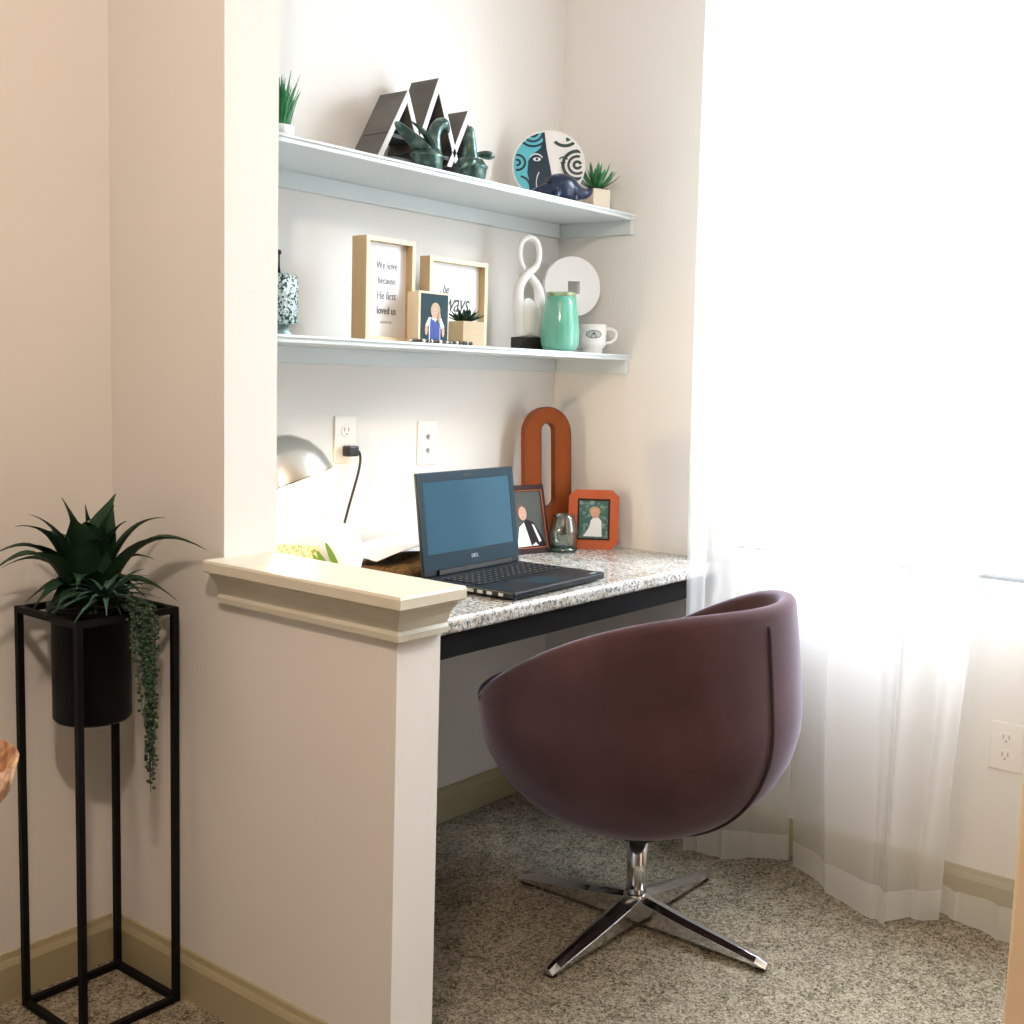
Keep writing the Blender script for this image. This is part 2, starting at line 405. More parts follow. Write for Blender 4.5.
MB().tube(bez([(.016, -.014, 0), (.045, -.018, .003), (.028, -.022, -.06), (-.01, -.03, -.09), (-.065, -.05, -.19), (-.09, -.06, -.286)], 26), .0034, 8).build('cord', 'black', pc)

# ------------------------------------------------------------------ chair
def make_chair():
    t = thing('swivel_chair', 'mauve velvet tub swivel chair on a chrome four-star base, in front of the desk', 'chair', (2.200, 1.372, 0))
    N = 64; zmid, zbot, R = .535, .231, .360
    def rimz(a):      # a = azimuth from +Y (front)
        s = (1 - math.cos(a)) / 2
        return .478 + .312 * (1 - (1 - s) ** 1.8)
    def rad_at(z, a):
        if z < zmid:
            u = min(1, (zmid - z) / (zmid - zbot)); return R * max(0, 1 - u ** 2.15) ** (1 / 1.95)
        return R - .15 * ((z - zmid)) ** 1.25 - (.0 if math.cos(a) < 0 else .03 * (z - zmid))
    def P(a, r, z): return V((math.sin(a) * r, math.cos(a) * r, z))
    b = MB(); rings = None; cols = []
    for i in range(N):
        a = 2 * PI * i / N; zr = rimz(a); col = []
        for k in range(13):
            ph = k / 12 * PI / 2; u = math.cos(ph)  # 1 -> 0
            z = zmid - (zmid - zbot) * math.sin(PI / 2 - ph)
            col.append(P(a, max(.012, rad_at(z, a)), z))
        for k in range(1, 7):
            z = zmid + (zr - .02 - zmid) * k / 6; col.append(P(a, rad_at(max(z, zmid - .0), a), z))
        rr = rad_at(max(zr - .02, zmid), a); th = .020
        for k in range(1, 6):
            q = PI * k / 6; col.append(P(a, rr - th + th * math.cos(q), zr - .02 + th * math.sin(q)))
        for k in range(8):
            z = zr - .02 + (.40 - zr + .02) * k / 7; col.append(P(a, max(.02, rad_at(max(z, zbot + .05), a) - 2 * th - .012 * math.sin(PI * k / 7)), z))
        cols.append([b.bm.verts.new(p) for p in col])
    for i in range(N):
        A = cols[i]; B = cols[(i + 1) % N]
        for k in range(len(A) - 1): b._f([A[k], B[k], B[k + 1], A[k + 1]], True)
    b._f([c[0] for c in cols]); b._f([c[-1] for c in cols][::-1])
    b.build('shell', 'velvet', t)
    MB().lathe([(.001, .372), (.24, .372), (.262, .385), (.272, .402), (.266, .420), (.245, .436), (.19, .446), (.001, .450)], n=48).build('seat_cushion', 'velvet', t)
    # back-centre piping
    pp = []
    a = PI + .15
    for k in range(31):
        z = .232 + (rimz(a) - .035 - .232) * (k / 30); pp.append(P(a, rad_at(z, a) + .0015, z))
    MB().tube(pp, .0045, 8).build('back_seam_piping', 'piping', t)
    MB().lathe([(.03, .208), (.050, .212), (.06, .226), (.03, .24)], n=32).build('mounting_plate', 'rubber', t)
    MB().lathe([(.0235, .052), (.0235, .212)], n=32).build('gas_column', 'chrome', t)
    MB().lathe([(.001, .008), (.024, .010), (.028, .014), (.0285, .072), (.026, .078), (.001, .079)], n=32).build('hub', 'chrome', t)
    for k in range(4):
        T = Matrix.Rotation(k * PI / 2, 4, 'Z')
        # tapered blade leg with a rounded top ridge
        sec = []
        for s, (r, zt, zb, wd) in enumerate(((.020, .076, .018, .022), (.06, .070, .020, .0245), (.12, .058, .019, .0225), (.22, .042, .016, .0195), (.31, .028, .012, .0165), (.335, .020, .010, .014))):
            sec.append([V((r, -wd, zb)), V((r, -wd, zt - .009)), V((r, -wd * .3, zt)), V((r, wd * .3, zt)), V((r, wd, zt - .009)), V((r, wd, zb))])
        m_ = MB(); g_ = [[m_.bm.verts.new(T @ p) for p in s] for s in sec]
        for i in range(len(g_) - 1):
            for j in range(6): m_._f([g_[i][j], g_[i][(j + 1) % 6], g_[i + 1][(j + 1) % 6], g_[i + 1][j]])
        m_._f(g_[0]); m_._f(g_[-1][::-1])
        lg = m_.build('leg', 'chrome', t, bevel=.0015)
        MB().lathe([(.011, 0), (.0125, .003), (.0125, .009), (.009, .0115)], c=tuple(T @ V((.318, 0, 0))), n=16).build('foot_glide', 'rubber', lg)
    for ch in t.children:
        if ch.name.split('.')[0] in ('gas_column', 'hub', 'leg', 'mounting_plate'): ch.location = (.009, -.011, 0)
    return t
make_chair()

# ------------------------------------------------------------------ curtains
def curtain(label, ys_top, x_top, path_bot, z_top, zb, mkey, folds, amp, hem=.05, n=120, nz=30, ph=0, group=None, swing=None, xclamp=2.775):
    """panel hangs from z_top; top runs along Y at x_top, the hem follows path_bot (x,y)"""
    root = thing('curtain', label, 'curtain', (0, 0, 0), group=group)
    def bot(s):
        f = s * (len(path_bot) - 1); i = min(int(f), len(path_bot) - 2); u = f - i; u = u * u * (3 - 2 * u)
        return V(path_bot[i]).lerp(V(path_bot[i + 1]), u)
    rows = []
    for k in range(nz + 1):
        v = k / nz                                     # 0 top, 1 bottom
        row = []
        for i in range(n + 1):
            s = i / n
            yt = ys_top[0] + (ys_top[1] - ys_top[0]) * s
            pb = bot(s)
            wv = v ** 2.6
            x = x_top * (1 - wv) + pb.x * wv; y = yt * (1 - v ** 1.3) + pb.y * v ** 1.3
            a_ = amp * (.35 + .65 * v) * (1 - .55 * max(0, (v - .85) / .15))
            x += a_ * (math.sin(folds * 2 * PI * s + ph) + .45 * math.sin(folds * 4.6 * PI * s + ph * 2 + v)) 
            y += a_ * .55 * math.cos(folds * 2 * PI * s + ph + .6)
            x = min(x, xclamp); z = z_top + (zb - z_top) * v
            if v > .93: z = max(z, zb + .006 * (1 + math.sin(9 * s + ph)))
            row.append(V((x, y, z)))
        rows.append(row)
    cut = nz - max(1, round(hem / (z_top - zb) * nz))
    MB().sheet(rows[:cut + 1]).build('panel', mkey, root, recalc=False)
    # hem: finer strip folded onto the carpet
    last = rows[cut:]
    MB().sheet(last).build('hem', 'hem', root, recalc=False)
    return root
ZT = 2.52
curtain('left sheer white curtain panel hanging behind the velvet chair, hem on the carpet', (1.497, 1.13), 2.575, [(2.63, 1.480), (2.64, 1.44), (2.665, 1.39), (2.695, 1.33), (2.76, 1.24)], ZT, .004, 'sheer', 3, .010, hem=.06)
curtain('middle sheer white curtain panel bulging forward with its hem bunched on the carpet', (1.19, .66), 2.545, [(2.72, 1.215), (2.66, 1.09), (2.59, .955), (2.585, .915), (2.63, .88), (2.70, .825)], ZT, .004, 'sheer', 2.6, .020, hem=.08, ph=1.2)
curtain('right sheer curtain panel, thinnest, its hem trailing behind the wall corner', (.90, .02), 2.63, [(2.72, .86), (2.70, .79), (2.69, .70), (2.70, .60), (2.72, .4), (2.73, .1)], ZT, .004, 'sheer_thin', 4, .010, hem=.09, ph=.4)
rod = MB().tube([(2.585, 1.62, ZT + .012), (2.585, -.3, ZT + .012)], .011, 12)
for y in (1.60, .7, -.28): rod.box(2.575, XR, y - .006, y + .006, ZT + .004, ZT + .020)
tag(rod.build('curtain_rod', 'black_metal'), 'dark curtain rod above the window, carrying the sheer curtains', 'curtain rod')

# ------------------------------------------------------------------ plant stand + plant
st = thing('plant_stand', 'tall black square metal plant stand in the corner left of the partition', 'plant stand', (1.215, 1.955, 0))
b = MB(); h = .1; e = .006
for x in (-h, h):
    for y in (-h, h):
        MB().box(x - e, x + e, y - e, y + e, 0.002, .790).build('leg', 'black_metal', st)
r = MB().lathe([(.0735, .772), (.083, .772), (.083, .7835), (.0735, .7835), (.0735, .772)], n=32)
for x, y in ((-1, 0), (1, 0), (0, -1), (0, 1)):
    r.box(min(x * .082, x * .096) - (.004 if x == 0 else 0), max(x * .082, x * .096) + (.004 if x == 0 else 0), min(y * .082, y * .096) - (.004 if y == 0 else 0), max(y * .082, y * .096) + (.004 if y == 0 else 0), .774, .782)
r.build('pot_holder', 'black_metal', st)
for nm, z in (('base_ring', .008), ('top_ring', .784)):
    r = MB()
    for s in (-h, h):
        r.box(-h + e, h - e, s - e, s + e, z - e, z + e); r.box(s - e, s + e, -h + e, h - e, z - e, z + e)
    r.build(nm, 'black_metal', st)
pt = thing('potted_plant', 'dark green agave and trailing succulents in a black pot hung in the metal plant stand', 'plant', (1.203, 1.955, .578))
MB().lathe([(.001, 0), (.066, 0), (.071, .006), (.071, .206), (.079, .2065), (.079, .221), (.068, .221), (.066, .190), (.001, .190)], n=48).build('pot', 'black_pot', pt)
MB().lathe([(.001, .191), (.065, .191), (.05, .205), (.001, .212)], n=24).build('soil', 'soil', pt)
def leafblade(b, base, ctrl, tip, wd, fold=.25, n=10, side=None, prof=None, thick=.0022):
    base, ctrl, tip = V(base), V(ctrl), V(tip); L = []; U = []
    for k in range(n + 1):
        t_ = k / n; p = base * (1 - t_) ** 2 + ctrl * 2 * t_ * (1 - t_) + tip * t_ * t_
        d = ((ctrl - base) * (1 - t_) + (tip - ctrl) * t_).normalized()
        s = d.cross(V((0, 0, 1)))
        if s.length < .05: s = d.cross(V((0, 1, 0)))
        s.normalize()
        if side is not None: s = (V(side) - d * V(side).dot(d)).normalized()
        up = s.cross(d).normalized()
        w_ = wd * (prof(t_) if prof else (math.sin(PI * min(1, .22 + .78 * t_)) ** .8 if t_ < 1 else 0))
        w_ = max(w_, .0006)
        L.append([p - s * w_ + up * w_ * fold, p - s * w_ * .5 + up * w_ * fold * .3, p, p + s * w_ * .5 + up * w_ * fold * .3, p + s * w_ + up * w_ * fold])
        U.append([q - up * thick * (1 - .7 * t_) for q in L[-1]])
    b.sheet(L); b.sheet([r[::-1] for r in U])
    return b
ag = MB(); B0 = V((1.195, 1.945, .80)) - pt.location
agprof = lambda t_: (.50 + .62 * math.sin(PI * min(1, t_ * 1.15 + .05))) * (1 - t_ ** 1.7) if t_ < 1 else 0
tips = [((1.270, 1.975, .998), .030, .10), ((1.164, 1.985, .996), .022, .10), ((1.090, 1.97, .972), .018, .09), ((1.042, 1.93, .958), .018, .08),
        ((1.312, 1.876, .958), .020, .10), ((1.322, 1.765, .908), .026, .09), ((1.005, 1.95, .905), .020, .09), ((.975, 1.90, .882), .020, .08),
        ((1.225, 1.91, .985), .030, .10), ((1.275, 1.86, .885), .018, .07), ((1.055, 1.90, .812), .020, .05), ((1.14, 1.92, .972), .034, .10),
        ((1.19, 1.95, .985), .036, .12), ((1.245, 1.90, .955), .034, .11), ((1.305, 1.83, .806), .018, .04), ((1.15, 2.03, .93), .026, .1), ((1.27, 2.04, .92), .026, .1),
        ((1.165, 1.86, .93), .030, .10), ((1.11, 1.85, .85), .022, .06), ((1.07, 2.03, .87), .02, .07)]
for k in range(14):
    az = k * 2.4; tips.append(((1.195 + math.cos(az) * random.uniform(.09, .125), 1.945 + math.sin(az) * random.uniform(.08, .10), random.uniform(.785, .83)), .020, .05))
for tp, wd, lift in tips:
    tp = V(tp) - pt.location; hz = math.hypot(tp.x - B0.x, tp.y - B0.y); mid = B0.lerp(tp, .42) + V((0, 0, lift * .45 + hz * .42)); tp2 = tp
    leafblade(ag, B0 + V(((tp.x - B0.x) * .12, (tp.y - B0.y) * .12, 0)), mid, tp2, wd * 1.55, .30, 12, prof=agprof)
ag.build('agave_leaves', 'agave', pt)
rs = MB(); B1 = V((1.178, 1.868, .822)) - pt.location
for k in range(34):
    a = k * 2.4; rr = .058 + .030 * (k / 34); zz = .068 * (1 - k / 34) - .024
    tp = B1 + V((math.cos(a) * rr * 1.3, math.sin(a) * rr * .65 - .01, zz + random.uniform(-.006, .006)))
    leafblade(rs, B1, B1.lerp(tp, .5) + V((0, 0, .022)), tp, .0068, .3, 7, prof=lambda t_: (1 - t_ ** 1.5))
rs.build('rosette_leaves', 'rosette', pt)
tr = MB()
for k in range(26):
    x0 = random.uniform(1.202, 1.268); y0 = random.uniform(1.815, 1.838); L_ = random.choice((.08, .12, .16, .20, .24, .28, .33, .37)) * random.uniform(.85, 1.0)
    if L_ > .24: x0 = 1.240 + random.uniform(-.012, .012)
    x1 = x0 * .4 + 1.238 * .6; zt = .815
    path = bez([(1.225 - 1.203, 1.895 - 1.955, .800 - .578), (x0 - 1.203, y0 - 1.955, zt + .02 - .578), (x0 - 1.203, y0 - 1.955, zt - L_ * .4 - .578), (x1 - 1.203, y0 - 1.955, zt - L_ - .578)], 12)
    tr.tube(path, .0009, 4, False)
    nlv = int(L_ / .0052)
    for j in range(nlv):
        f = j / nlv * 12; i = min(int(f), 11); p = path[i].lerp(path[i + 1], f - i)
        an = random.uniform(0, 2 * PI); o_ = V((math.cos(an) * .0065, math.sin(an) * .0065, random.uniform(-.002, .002)))
        tr.ball(p + o_, .0042, 1, .75, .8, n=4)
tr.build('trailing_stems', 'trail', pt)

# ------------------------------------------------------------------ bowl on side table
bw = MB().lathe([(.045, -.012), (.06, -.010), (.105, .014), (.136, .052), (.147, .092), (.143, .094), (.130, .056), (.10, .022), (.05, .0), (.001, -.004)], n=40)
bo = tag(bw.build('wooden_bowl', 'bowl_wood', loc=(.622, 1.46, .650)), 'brown carved wooden bowl cut off by the left edge, beside the plant stand', 'bowl')
tb = thing('side_table', 'small dark wooden side table just outside the left edge, carrying the bowl', 'side table', (.35, 1.46, 0))
MB().box(-.28, .283, -.20, .2, .61, .6375).build('table_top', 'table_wood', tb, bevel=.004)
for x in (-.24, .19):
    for y in (-.16, .16): MB().box(x - .018, x + .018, y - .018, y + .018, 0.001, .61).build('leg', 'table_wood', tb)

# ------------------------------------------------------------------ upper shelf objects
def tuft(b, c, n, hgt, spread, wd, r0=.006, seed=1, curve=.3):
    rnd = random.Random(seed)
    for k in range(n):
        a = k * 2.39996; f = (k + .5) / n; out = spread * math.sqrt(f)
        tp = V(c) + V((math.cos(a) * out, math.sin(a) * out, hgt * (1 - curve * f) * rnd.uniform(.85, 1.1)))
        bs = V(c) + V((math.cos(a) * r0 * f, math.sin(a) * r0 * f, 0))
        leafblade(b, bs, bs.lerp(tp, .5) + V((math.cos(a) * out * .25, math.sin(a) * out * .25, -.0)), tp, wd, .35, 6, prof=lambda t_: (.6 + .9 * t_) * (1 - t_) ** .7 if t_ < 1 else 0, thick=.0012)
    return b
gp = thing('potted_grass', 'tuft of green grass leaves in a small white pot at the left end of the upper shelf', 'plant', (1.600, 1.900, ZU + .0005))
MB().lathe([(.001, 0), (.024, 0), (.030, .004), (.032, .026), (.029, .026), (.027, .021), (.001, .020)], n=24).build('pot', 'white', gp)
gr = MB()
for k in range(60):
    a = random.uniform(0, 2 * PI); r = random.uniform(0, .020); o_ = random.uniform(.008, .040); hh = random.uniform(.07, .110)
    bs = V((math.cos(a) * r, math.sin(a) * r, .020)); tp = bs + V((math.cos(a) * o_, math.sin(a) * o_, hh))
    leafblade(gr, bs, bs.lerp(tp, .5) + V((0, 0, .012)), tp, .0042, .3, 6, prof=lambda t_: 1 - t_ ** 2, thick=.0006)
gr.build('grass_leaves', 'grass', gp)

mt = thing('mountain_shelf', 'grey wooden three-peak mountain display with white front edges on the upper shelf', 'wall decor', (1.965, 1.975, ZU + .0005))
pk = [(-.030, 0), (.084, .196), (.124, .098), (.190, .246), (.249, .098), (.299, .190), (.385, 0)]
tk = .0125; dp = .092
def leg_poly(p, peak):
    d = V((peak[0] - p[0], peak[1] - p[1])); sn = abs(d.y) / d.length; cs = abs(d.x) / d.length; sg = 1 if d.x > 0 else -1
    return [p, peak, (peak[0], peak[1] - tk / cs), (p[0] + sg * tk / sn, p[1])]
for p, q in ((pk[0], pk[1]), ((.1275, .090), pk[1]), ((.1095, .060), pk[3]), (pk[4 + 2] if False else (.2905, 0), pk[3]), ((.226, .045), pk[5]), (pk[6], pk[5])):
    pl_ = leg_poly(p, q)
    MB().prism(pl_, .002, dp).build('side_panel', 'mount_out', mt)
    MB().prism(pl_, -.0008, .0019).build('white_edge', 'white_matte', mt)
bk = MB()
bk.prism([(.026, .090), (.084, .182), (.128, .090)], dp - .006, dp - .0005)
bk.prism([(.136, .068), (.190, .232), (.262, .068)], dp - .007, dp - .0065)
bk.prism([(.236, .014), (.299, .176), (.370, .014)], dp - .009, dp - .0075)
bk.build('back_panel', 'mount_in', mt)
for x0, x1, z in ((.022, .134, .082), (.116, .262, .060), (.236, .372, .006)):
    MB().prism([(x0, z), (x1, z), (x1, z + .009), (x0, z + .009)], .003, dp - .0095).build('cross_shelf', 'mount_in', mt)

def goose(name, label, loc, rz, kind):
    t = thing(name, label, 'figurine', loc, rz)
    MB().lathe([(.001, 0), (.030, 0), (.036, .004), (.040, .030), (.043, .033), (.043, .037), (.038, .040), (.030, .052), (.001, .058)], n=28, squash=.8).build('body', 'verdigris', t)
    if kind == 0:
        MB().tube(bez([(.018, 0, .040), (.012, 0, .075), (.014, 0, .118), (.052, 0, .128), (.060, 0, .096)], 16), [.020, .019, .018, .017, .0165, .016, .0155, .015, .015, .0148, .015, .0155, .0155, .0135, .010, .007, .003], 14).build('neck_and_head', 'verdigris', t)
        MB().tube(bez([(.02, 0, .040), (-.03, 0, .055), (-.062, 0, .078), (-.092, 0, .096)], 12), [.022, .024, .026, .027, .026, .024, .022, .020, .019, .017, .015, .012, .005], 12, flat=.6).build('tail', 'verdigris', t)
        MB().tube(bez([(.0, -.024, .050), (-.02, -.02, .085), (-.058, -.012, .102)], 8), [.012, .014, .014, .013, .011, .009, .007, .005, .002], 10, flat=.5).build('wing', 'verdigris', t)
        MB().ball((.052, -.010, .112), .0022, n=6).build('eye', 'black', t)
    else:
        MB().tube(bez([(-.004, 0, .035), (-.002, 0, .075), (-.006, 0, .10), (-.004, 0, .128)], 12), [.026, .024, .022, .020, .018, .017, .016, .015, .014, .013, .012, .010, .005], 14).build('neck_and_head', 'verdigris', t)
        MB().tube(bez([(.005, 0, .062), (.03, 0, .068), (.045, 0, .066), (.060, 0, .062)], 8), [.008, .009, .010, .012, .014, .015, .014, .010, .004], 12, flat=.7).build('bill', 'verdigris', t)
        MB().tube(bez([(.0, -.02, .045), (-.02, -.03, .040), (-.038, -.03, .022)], 6), [.010, .014, .016, .014, .010, .006, .002], 10, flat=.7).build('wing', 'verdigris', t)
    return t
goose('bird_figurine', 'dark green bronze bird figurine with curved neck and raised tail, before the mountain display', (2.030, 1.892, ZU + .0005), -.15, 0)
goose('bird_figurine', 'dark bronze bird figurine with upright neck and round bill pointing right', (2.180, 1.890, ZU + .0005), -.5, 1)

# face plate
pl = thing('decorative_plate', 'round plate painted half navy half white with two faces and swirling hair', 'plate', (2.612, 1.985, ZU + .0005), -.90)
pl.scale = (1.06, 1.06, 1.04)
Tp = Tr(0, 0, .106) @ Matrix.Rotation(-.16, 4, 'X')
Rp = .094
MB().lathe([(.001, 0), (.055, 0), (.088, .010), (Rp, .014), (Rp, .017), (.088, .014), (.055, .004), (.001, .004)], n=64, T=Tp @ Matrix.Rotation(PI / 2, 4, 'X') @ Tr(0, 0, -.010)).build('dish', 'white', pl)
def clipc(pts, r=.0895): 
    out = []
    for x, z in pts:
        l = math.hypot(x, z); out.append((x, z) if l <= r else (x * r / l, z * r / l))
    return out
MB().prism(circ(0, 0, .090, 64), -.0040, -.0015, Tp).build('painted_face', 'white', pl)
dk = MB()
left = [(-.018, .088)] + [(.0895 * math.cos(a), .0895 * math.sin(a)) for a in [PI / 2 + .2 + (PI * 1.0) * i / 24 for i in range(25)]] + [(.010, -.070), (.018, -.030), (.002, .010), (-.008, .045)]
dk.prism([(-.012, .088)] + [(.0895 * math.cos(a), .0895 * math.sin(a)) for a in [1.75 + 2.95 * i / 30 for i in range(31)]] + [(.012, -.04), (.004, 0.0), (-.006, .045)], -.0048, -.0041, Tp)
dk.build('navy_half', 'plate_navy', pl)
def strip(b, cx, cz, r, w_, a0, a1, y0=-.0056, y1=-.0041):
    o_, q_ = arcstrip(cx, cz, r, w_, a0, a1); o_, q_ = clipc(o_), clipc(q_)
    for i in range(len(o_) - 1):
        qd = [o_[i], o_[i + 1], q_[i + 1], q_[i]]
        if all(math.hypot(*p) > .0885 for p in qd): continue
        b.prism(qd, y0, y1, Tp)
MB().prism([(.0893 * math.cos(a), .0893 * math.sin(a)) for a in [1.80 + 2.35 * i / 26 for i in range(27)]] + [(-.046, -.050), (-.054, -.020), (-.052, .012), (-.040, .030), (-.022, .046), (-.016, .066)], -.0053, -.0049, Tp).build('cyan_hair', 'plate_cyan', pl)
cy = MB()
for cx, cz, r, a0, a1 in ((-.042, .088, .012, PI, 2 * PI), (-.042, .088, .025, PI * .97, PI * 1.93), (-.042, .088, .038, PI * 1.0, PI * 1.80), (-.080, .006, .007, -PI * .6, PI * .7), (-.080, .006, .020, -PI * .55, PI * .55), (-.075, -.060, .030, 0, PI * .45)):
    strip(cy, cx, cz, r, .0058, a0, a1, -.0060, -.0054)
cy.build('navy_swirls', 'plate_navy', pl)
bl = MB()
for cx, cz, r, a0, a1, w_ in ((.074, .004, .009, .3, 6.0, .007), (.074, .004, .023, PI * .42, PI * 1.7, .0065), (.074, .004, .037, PI * .42, PI * 1.62, .0085), (.040, .090, .020, PI * 1.55, PI * 2, .010), (.040, .090, .036, PI * 1.25, PI * 1.9, .008), (.038, .012, .012, .5, 2.6, .0035)):
    strip(bl, cx, cz, r, w_, a0, a1)
bl.prism(circ(.036, .006, .0038, 12), -.0056, -.0041, Tp); bl.box(.030, .044, -.0056, -.0041, .008, .010, Tp)
bl.build('black_swirls', 'plate_black', pl)
wh = MB(); wh.prism(circ(-.030, .016, .010, 14, rz=.005), -.0056, -.0049, Tp); strip(wh, -.032, .012, .018, .0028, .5, 2.6, -.0056, -.0049)
strip(wh, .030, -.045, .060, .0022, PI * .85, PI * 1.2, -.0056, -.0049)
wh.build('white_lines', 'white', pl)
MB().prism(circ(-.030, .016, .0035, 10), -.0062, -.0057, Tp).build('pupil', 'plate_navy', pl)
MB().prism([(-.03, -.095 - .011), (.03, -.095 - .011), (.02, -.04), (-.02, -.04)], .016, .022, Tr(0, 0, .106)).build('stand', 'black', pl)

bb = thing('ceramic_animal', 'glossy speckled navy blue ceramic animal with a rounded back, in front of the painted plate', 'figurine', (2.540, 1.885, ZU + .0005), -.35)
MB().ball((0, 0, .034), .040, 1.35, .85, .95, n=20).build('body', 'navy', bb)
MB().tube(bez([(.03, 0, .036), (.06, 0, .022), (.085, 0, .024), (.098, 0, .044)], 10), [.026, .023, .020, .018, .016, .015, .014, .012, .010, .007, .003], 14).build('snout', 'navy', bb)
MB().tube(bez([(-.03, 0, .03), (-.065, 0, .020), (-.10, 0, .013)], 8), [.026, .024, .022, .020, .017, .014, .011, .008, .003], 14, flat=.8).build('tail', 'navy', bb)
for x in (-.028, .030):
    for y in (-.016, .016): MB().lathe([(.010, 0), (.011, .004), (.012, .022)], c=(x, y, 0), n=12).build('leg', 'navy', bb)

def cube_pot(name, label, loc, rz, s, hgt, n, lh, sp, wd, seed, ms=('cream_pot', 'succulent')):
    t = thing(name, label, 'plant', loc, rz)
    b = MB(); b.box(-s, s, -s, s, 0, hgt); b.build('pot', ms[0], t, bevel=.002)
    MB().box(-s * .82, s * .82, -s * .82, s * .82, hgt + .0005, hgt + .003).build('soil', 'soil', t)
    tuft(MB(), (0, 0, hgt), n, lh, sp, wd, seed=seed, curve=.55).build('leaves', ms[1], t)
    return t
cube_pot('potted_succulent', 'spiky green succulent in a cream cube pot at the right end of the upper shelf', (2.742, 1.915, ZU + .0005), -.35, .029, .060, 30, .078, .070, .0085, 3)

# ------------------------------------------------------------------ lower shelf objects
jr = thing('candle_lantern', 'round textured mosaic-glass lantern at the left end of the lower shelf', 'lantern', (1.640, 1.945, ZL + .0005))
MB().lathe([(.001, .022), (.034, .022), (.040, .027), (.041, .120), (.036, .127), (.001, .128)], n=28).build('mosaic_body', 'mosaic', jr)
MB().lathe([(.001, 0), (.030, 0), (.030, .004), (.022, .010), (.022, .0215), (.001, .0215)], n=24).build('base', 'mosaic_base', jr)
MB().lathe([(.004, .1285), (.0022, .140), (.0018, .150), (.0018, .168)], n=12).build('stem', 'black_metal', jr)
MB().ball((0, 0, .172), .0055, n=10).build('finial', 'black', jr)

def sign_frame(label, x0, x1, y, depth, hgt, fw, words, txtf):
    t = thing('framed_sign', label, 'sign', ((x0 + x1) / 2, y, ZL + .0005))
    w_ = (x1 - x0) / 2
    MB().box(-w_, -w_ + fw, 0, depth, 0, hgt).build('frame_side', 'oak', t, bevel=.0008)
    MB().box(w_ - fw, w_, 0, depth, 0, hgt).build('frame_side', 'oak', t, bevel=.0008)
    MB().box(-w_ + fw, w_ - fw, 0, depth, hgt - fw, hgt).build('frame_top', 'oak', t, bevel=.0008)
    MB().box(-w_ + fw, w_ - fw, 0, depth, 0, fw).build('frame_bottom', 'oak', t, bevel=.0008)
    f = MB()
    for a, b_, c, d in ((-w_, w_, hgt - fw, hgt), (-w_, w_, 0, fw), (-w_, -w_ + fw, fw, hgt - fw), (w_ - fw, w_, fw, hgt - fw)): f.box(a, b_, -.001, -.0001, c, d)
    f.build('pale_front', 'pale_oak', t)
    MB().box(-w_ + fw, w_ - fw, .020, .024, fw, hgt - fw).build('sign_panel', 'paper', t)
    txtf(t, w_, hgt, .0192)
    return t
def t1(t, w_, hgt, y):
    for txt, z, sz, m in (('We love', .168, .026, 'grey_ink'), ('because', .134, .024, 'grey_ink'), ('He first', .100, .026, 'grey_ink'), ('loved us', .066, .0245, 'ink')):
        lettering(txt, sz, m, t, Tr(.006, y, z + .004) @ RX90, sx=.72, space=1.05)
    lettering('1 JOHN 4:19', .007, 'grey_ink', t, Tr(.004, y, .044) @ RX90, th=.0002)
sign_frame('tall oak-framed sign reading We love because He first loved us, on the lower shelf', 1.868, 2.026, 1.920, .046, .232, .010, '', t1)
def t2(t, w_, hgt, y):
    lettering('be', .032, 'ink', t, Tr(-.030, y, .143) @ RX90, shear=.35, sx=.8)
    lettering('Always', .070, 'ink', t, Tr(-.010, y, .110) @ RX90, shear=.40, sx=.74, space=.92)
sign_frame('wider oak-framed sign with script lettering ending in ways, behind the small photo block', 2.163, 2.385, 2.000, .034, .219, .011, '', t2)

pf = thing('photo_block', 'small pale wooden photo block showing a girl in a blue pinafore and white blouse', 'picture frame', (2.048, 1.878, ZL + .0005))
MB().box(-.052, .052, 0, .014, 0, .119).build('front_block', 'pale_oak', pf, bevel=.0008)
MB().box(-.050, .050, .0145, .038, 0, .117).build('rear_block', 'pale_oak', pf, bevel=.0008)
Tf = Tr(0, 0, 0)
def girl(t, w_, z0, z1, bg, y0=-.0003):
    MB().box(-w_, w_, y0 - .0006, y0, z0, z1).build('photo_background', bg, t)
MB().box(-.045, .048, -.0008, -.0001, .004, .114).build('photo_background', 'photo_teal', pf)
g_ = MB()
g_.mat(0).prism([(-.030, .040), (-.018, .060), (.024, .060), (.036, .040), (.026, .034), (.022, .044), (.022, .004), (-.016, .004), (-.018, .044), (-.024, .034)], -.0012, -.0009)
g_.mat(1).prism([(-.012, .061), (-.006, .054), (.010, .054), (.016, .061), (.020, .045), (.020, .008), (.004, .002), (-.014, .008), (-.014, .045)], -.0016, -.0013)
g_.mat(3).prism(circ(.004, .076, .0165, 20, rz=.0185), -.0016, -.0013); g_.prism(circ(.016, .060, .005, 12, rz=.013), -.0031, -.0026)
g_.mat(2).prism(circ(.001, .070, .0105, 20, rz=.0130), -.0020, -.0017)
g_.mat(0).prism([(-.008, .060), (.003, .050), (.014, .060), (.003, .056)], -.0022, -.0018)
g_.mat(2).prism(circ(-.027, .030, .005, 10, rz=.012), -.0020, -.0017); g_.prism(circ(.031, .028, .005, 10, rz=.012), -.0020, -.0017)
g_.mat(4); g_.box(-.004, -.001, -.0024, -.0021, .0735, .0750); g_.box(.004, .007, -.0024, -.0021, .0735, .0750); g_.box(-.0015, .0055, -.0024, -.0021, .0655, .0665)
g_.build('girl_portrait', ['photo_white', 'blue_dress', 'skin', 'hair_blond', 'ink'], pf)

